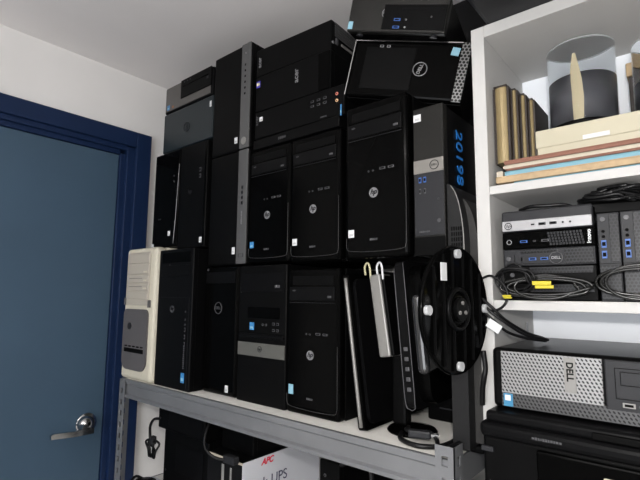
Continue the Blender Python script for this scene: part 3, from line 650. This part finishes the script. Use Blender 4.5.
d.ports(1, .37, .28, w_=.006, h_=.003, m=CHR, y=-.002); d.ports(2, .475, .28, du=.12, w_=.012, h_=.005, m=CHR, y=-.002); d.jacks(2, .70, .27, du=.075, r=.0018, m=CHR, y=-.002)
for i, x0 in enumerate((-.1325, -.0985)):
    d = Dev('mini_computer', ('charcoal mini computer standing on end beside the flat stack', 'charcoal mini computer standing on end, at the right edge of the picture')[i], 'computer', x0, x0+.0325, z2, 1.613, .90, .168, group=GM, bezel=CHR, bev=.0015, bez=.01)
    d.plate('mesh_front', .55, .44, .98, .985, MHX); d.plate('mesh_foot', .04, .02, .96, .40, MHX); d.outline('seam', .02, .0, .98, .425, BLK, sides='t')
    d.disc('power_button', .27, .93, .0038, LOGD); d.jacks(2, .27, .79, dv=-.06, r=.0026, m=DRK); d.ports(2, .27, .645, dv=-.12, w_=.0075, h_=.013, m=USB)
# adapters and cables on top
def bundle(name, label, cx, cy, cz, rx, ry, rz, n, r, seed, m=CBL, cat='cable', group=None):
    rnd = random.Random(seed); bm = NB()
    pts = []
    for k in range(n*10):
        a = k/10*2*math.pi; s_ = .75+.25*math.sin(k*.37+seed)
        pts.append((cx+rx*s_*math.cos(a)+rnd.uniform(-1, 1)*rx*.22, cy+ry*s_*math.sin(a)+rnd.uniform(-1, 1)*ry*.3, cz+rz*math.sin(k*.23+seed)*.9+rnd.uniform(-1, 1)*rz*.5))
    tube(bm, pts, r, 6, 3); return tag(obj(name, bm, m, smooth=True), label, cat, group)
t = thing('power_adapter', 'black power adapter lying above the upright mini computers', 'adapter', (-.118, .955, 1.6145), R(12)); bm = NB(); box(bm, -.045, .05, -.02, .02, 0, .026, .006); obj('adapter_body', bm, BLK, t); bm = NB(); tube(bm, [(-.045, 0, .013), (-.07, -.01, .025), (-.10, -.012, .026), (-.13, -.008, .027), (-.15, .01, .0245)], .0035, 8, 6); obj('lead', bm, CBL, t, smooth=True)
bundle('cable_bundle', 'tangled black cable bundle heaped above the upright mini computers', -.108, .935, 1.650, .050, .025, .010, 9, .0034, 2)

def coil(name, label, cx, cy, cz, rx, rz, n, r, m=CBL, wob=.1, seed=1, dep=.006, group=None):
    rnd = random.Random(seed); bm = NB(); pts = []
    for k in range(n*12+1):
        a = k/12*2*math.pi; j = k//12
        pts.append((cx+(rx*(1-wob*(j % 3)))*math.cos(a), cy+dep*math.sin(k*.5+seed), cz+(rz*(1-wob*((j+1) % 3)))*math.sin(a)))
    tube(bm, pts, r, 7, 3); return tag(obj(name, bm, m, smooth=True), label, 'cable', group)
CG = 'coiled cables on the middle shelf'
GREYC = mat('cable_sheen', (.007, .007, .0065), .25)
coil('cable_coil', 'oval coil of black cable in front of the upright mini computers', -.075, .873, 1.494, .060, .027, 3, .0026, GREYC, .12, 3, group=CG)
coil('cable_coil', 'flat coil of black cable draped before the bottom of the flat stack', -.215, .876, 1.487, .075, .021, 3, .0028, GREYC, .17, 8, group=CG)
coil('cable_coil', 'black cable looping at the left end of the middle shelf', -.262, .866, 1.500, .036, .029, 3, .0020, CBL, .2, 4, group=CG)
for i, (x, zz) in enumerate(((-.214, 1.492), (-.275, 1.470))):
    t = thing('cable_tie_tag', ('bright yellow tag on the cable coil', 'small yellow tag by the left foot of the flat stack')[i], 'tag', (x, .862, zz)); bm = NB(); s_ = 1 if i == 0 else .5
    box(bm, -.017*s_, .014*s_, -.003, .0, -.002*s_, .005*s_, .001); box(bm, -.012*s_, .018*s_, -.0045, -.0015, -.008*s_, -.0025*s_, .001); obj('tag_body', bm, YEL, t)
# cable hanging out over the stile
cable('cable', [(-.235, .862, 1.515), (-.255, .860, 1.520), (-.280, .860, 1.519), (-.292, .864, 1.508)], .0026, 'short black cable arching before the lowest mini computers at the stile')
cable('cable', [(-.336, .868, 1.500), (-.324, .864, 1.502), (-.304, .862, 1.508), (-.283, .862, 1.494), (-.274, .862, 1.472), (-.283, .862, 1.452), (-.303, .862, 1.443), (-.321, .863, 1.451), (-.336, .866, 1.462)], .0024, 'black cable hanging in a hoop in front of the white stile')

# ------------------------------------------------------------------ bookcase contents: lower shelf
d = Dev('desktop_computer', 'wide desktop computer with perforated silver front and big lettering', 'computer', -.296, .067, 1.279, 1.380, .83, .30, case=mat('case_dark_grey', (.014, .0145, .016), .33, spec=.3, bump=.05, bscale=700), bezel=BLK, bev=.008, bez=.02)
u = lambda x: (x+.293)/.363
d.plate('perforated_front', u(-.276), .05, u(-.124), .955, PRF, th=.004, bev=.001, label='silver perforated grille'); d.plate('perforated_foot', u(-.276), .04, u(.06), .27, PRD, th=.0048, bev=.001)
p = d.plate('name_plate', u(-.177), .40, u(-.160), .93, SIL, th=.006, bev=.001); d.text('maker_lettering', 'DELL', .0135, u(-.1685), .72, DRK, roll=-90, y=-.0065, parent=p, fat=.0004)
k = d.sticker(u(-.265), .155, .015, .021, mat('cyan_sticker', (.04, .20, .36), .4), y=-.0052)
bm = NB(); box(bm, -.005, .004, -.0016, -.001, -.001, .008); obj('sticker_print', bm, WHT, k); 
p = d.plate('control_panel', u(-.121), .22, u(.055), .955, CHR, th=.005, bev=.002); d.outline('drive_seam', u(-.108), .40, u(.05), .85, BLK, t=.001, y=-.005, parent=p); d.plate('optical_drive', u(-.101), .60, u(.045), .80, CHR, th=.0062, parent=p)
d.outline('drive_edge', u(-.101), .60, u(.045), .80, BLK, t=.001, y=-.006, parent=p)
d.ports(3, u(-.092), .32, du=.070, w_=.016, h_=.007, m=SIL, y=-.005); d.jacks(1, u(-.078), .32, r=.002, y=-.005)
# black printer
t = thing('printer', 'bulky black printer under the silver perforated desktop computer', 'printer', (0, .785, 1.041))
bm = NB(); box(bm, -.3045, .42, .012, .32, 0, .198, .006); obj('printer_body', bm, BLK, t)
bm = NB(); box(bm, -.306, .42, .0, .32, .196, .221, .009, 3); obj('rim', bm, SAT, t)
bm = NB(); box(bm, -.298, .41, .010, .31, .219, .2375, .006, 3); obj('lid', bm, SAT, t)
bm = NB(); box(bm, -.218, .10, .004, .02, .0, .190, .003); pp = obj('front_panel', bm, GLS, t); bm = NB(); box(bm, -.128, -.06, .0015, .006, .158, .172, .002); obj('paper_label', bm, PAP, pp)
bm = NB(); box(bm, -.305, -.285, .006, .016, .172, .180, .001); obj('latch', bm, CHR, t)
marks(t, 'fine_print', 11, .005, (-.20, -.0004, .209), LOGD); bm = NB(); box(bm, -.14, -.02, .004, .012, .222, .232, .002); obj('handle_recess', bm, DRK, t)
# cables at left of the desktop
for i, (dx, dz) in enumerate(((0, 0), (.004, .012), (-.003, .022))):
    cable('cable', [(-.240+dx, .97, 1.385+dz*.2), (-.262, .92, 1.392+dz*.5), (-.282+dx, .876, 1.405+dz), (-.300, .860, 1.425+dz), (-.322, .858, 1.445+dz)], .0028, ('lowest', 'middle', 'uppermost')[i]+' of the black cables entering beside the silver fronted desktop', group='cables beside the desktop')
t = thing('cable_tag', 'white paper tag hanging on cables beside the stile', 'tag', (-.296, .848, 1.416), (0, R(32), 0)); bm = NB(); box(bm, -.013, .013, -.0008, .0008, -.008, .008); obj('tag_body', bm, WHT, t)
cable('cable', [(-.318, .85, 1.37), (-.316, .852, 1.34), (-.319, .852, 1.32), (-.325, .86, 1.30), (-.33, .87, 1.27)], .005, 'thick black cable hanging beside the stile under the round base')

# ------------------------------------------------------------------ under the deck
z3 = .8005
d = Dev('computer_tower', 'black box lying under the deck at the far left, bottom of two', 'computer', -1.53, -1.27, z3, .985, .96, .30, bezel=BLK, group='machines under the deck'); d.plate('drive_bay', .3, .3, .9, .8, SAT); d.jacks(1, .06, .25, r=.003)
d = Dev('computer_tower', 'black box lying under the deck at the far left, on top of another', 'computer', -1.56, -1.28, .986, 1.10, .95, .30, bezel=BLK, group='machines under the deck'); d.plate('drive_bay', .25, .1, .95, .9, SAT); d.jacks(1, .05, .30, r=.003)
d = Dev('computer_tower', 'black machine resting on the printed carton under the deck', 'computer', -1.255, -1.10, .9675, 1.10, 1.0, .26, bezel=BLK, group='machines under the deck'); d.plate('drive_bay', .3, .6, .9, .9, SAT)
t = thing('power_plug', 'black plug with coiled flex hanging in front of the wall under the deck', 'plug', (-1.60, .955, .90))
bm = NB(); tube(bm, [(.05, .0, .115), (.02, -.01, .11), (.0, -.012, .085), (-.004, -.01, .06), (.0, -.01, .035)], .005, 8, 6); obj('flex', bm, CBL, t, smooth=True)
bm = NB(); rnd = random.Random(3)
for k in range(6):
    a = -.028+.010*k; tube(bm, [(a*.3, 0, .035), (a*1.35, rnd.uniform(-.01, .01), .02), (a*1.1, rnd.uniform(-.012, .012), -.005), (a*.7, 0, -.03), (a*.2, 0, -.02)], .0038, 6, 4)
obj('coiled_flex', bm, CBL, t, smooth=True)
bm = NB(); box(bm, -.012, .012, -.01, .01, .015, .045, .004); obj('plug_body', bm, CHR, t)
t = thing('paper_stack', 'white paper sheets lying on the lower deck at the left', 'paper', (-1.45, .90, z3)); bm = NB(); box(bm, -.12, .14, -.06, .05, 0, .012, .001); obj('sheets', bm, CTW, t)
bundle('cable_bundle', 'black cables heaped on the white sheets under the deck', -1.50, .885, .826, .07, .03, .008, 4, .005, 9)
# UPS carton
t = thing('carton', 'white and black power supply carton with red and dark lettering under the deck', 'box', (-1.175, .95, z3))
bm = NB(); box(bm, -.085, .0849, .0, .355, 0, .166, .001); obj('carton_body', bm, CTB, t)
bm = NB(); box(bm, .0845, .0862, -.001, .355, 0, .1665, .0004); side = obj('carton_side', bm, CTW, t, label='white printed side')
text(side, 'maker_lettering', 'APC', .026, (.0868, .100, .150), RED, face='right', italic=.3, fat=.0008)
text(side, 'product_lettering', 'Back-UPS', .044, (.0868, .105, .088), INK, face='right', fat=0)
bm = NB(); PP = mat('print_pale', (.22, .22, .21), .5)
for a, b, c, e in ((-.012, .000, .085, .145), (.028, .036, .10, .142)):
    bm = NB(); box(bm, a, b, -.0015, 0, c, e, .001); obj('printed_picture', bm, PP, t)
bm = NB(); box(bm, -.086, .0862, -.0012, .0, .160, .1668); obj('carton_edge', bm, PAP, t)
cable('cable', [(-1.21, .93, 1.09), (-1.205, .90, 1.05), (-1.19, .885, 1.01), (-1.16, .895, .985), (-1.13, .92, .975)], .0042, 'black cable drooping from under the deck above the carton')
t = thing('power_connector', 'black connector block hanging on the cable above the carton', 'plug', (-1.12, .925, .9685)); bm = NB(); box(bm, -.02, .03, -.012, .012, 0, .022, .004); obj('connector_body', bm, CHR, t)
# right side under the deck
d = Dev('computer_tower', 'black machine standing under the deck to the right of the carton', 'computer', -.80, -.735, z3, 1.045, .96, .30, bezel=BLK, group='machines under the deck'); d.jacks(1, .3, .85, r=.004); d.plate('drive_bay', .1, .5, .9, .8, SAT)
d = Dev('computer_tower', 'low black machine under the right half of the deck', 'computer', -.665, -.42, z3, .985, .93, .30, bezel=BLK, group='machines under the deck'); d.plate('drive_bay', .1, .6, .9, .9, SAT)
cable('cable', [(-.72, .95, 1.05), (-.70, .94, 1.062), (-.675, .93, 1.075), (-.65, .92, 1.10)], .006, 'black cable rising behind the beam at the right of the deck')
cable('cable', [(-.60, .90, 1.105), (-.595, .895, 1.07), (-.59, .90, 1.04), (-.58, .92, 1.022)], .005, 'black cable dropping onto the low machine under the deck')
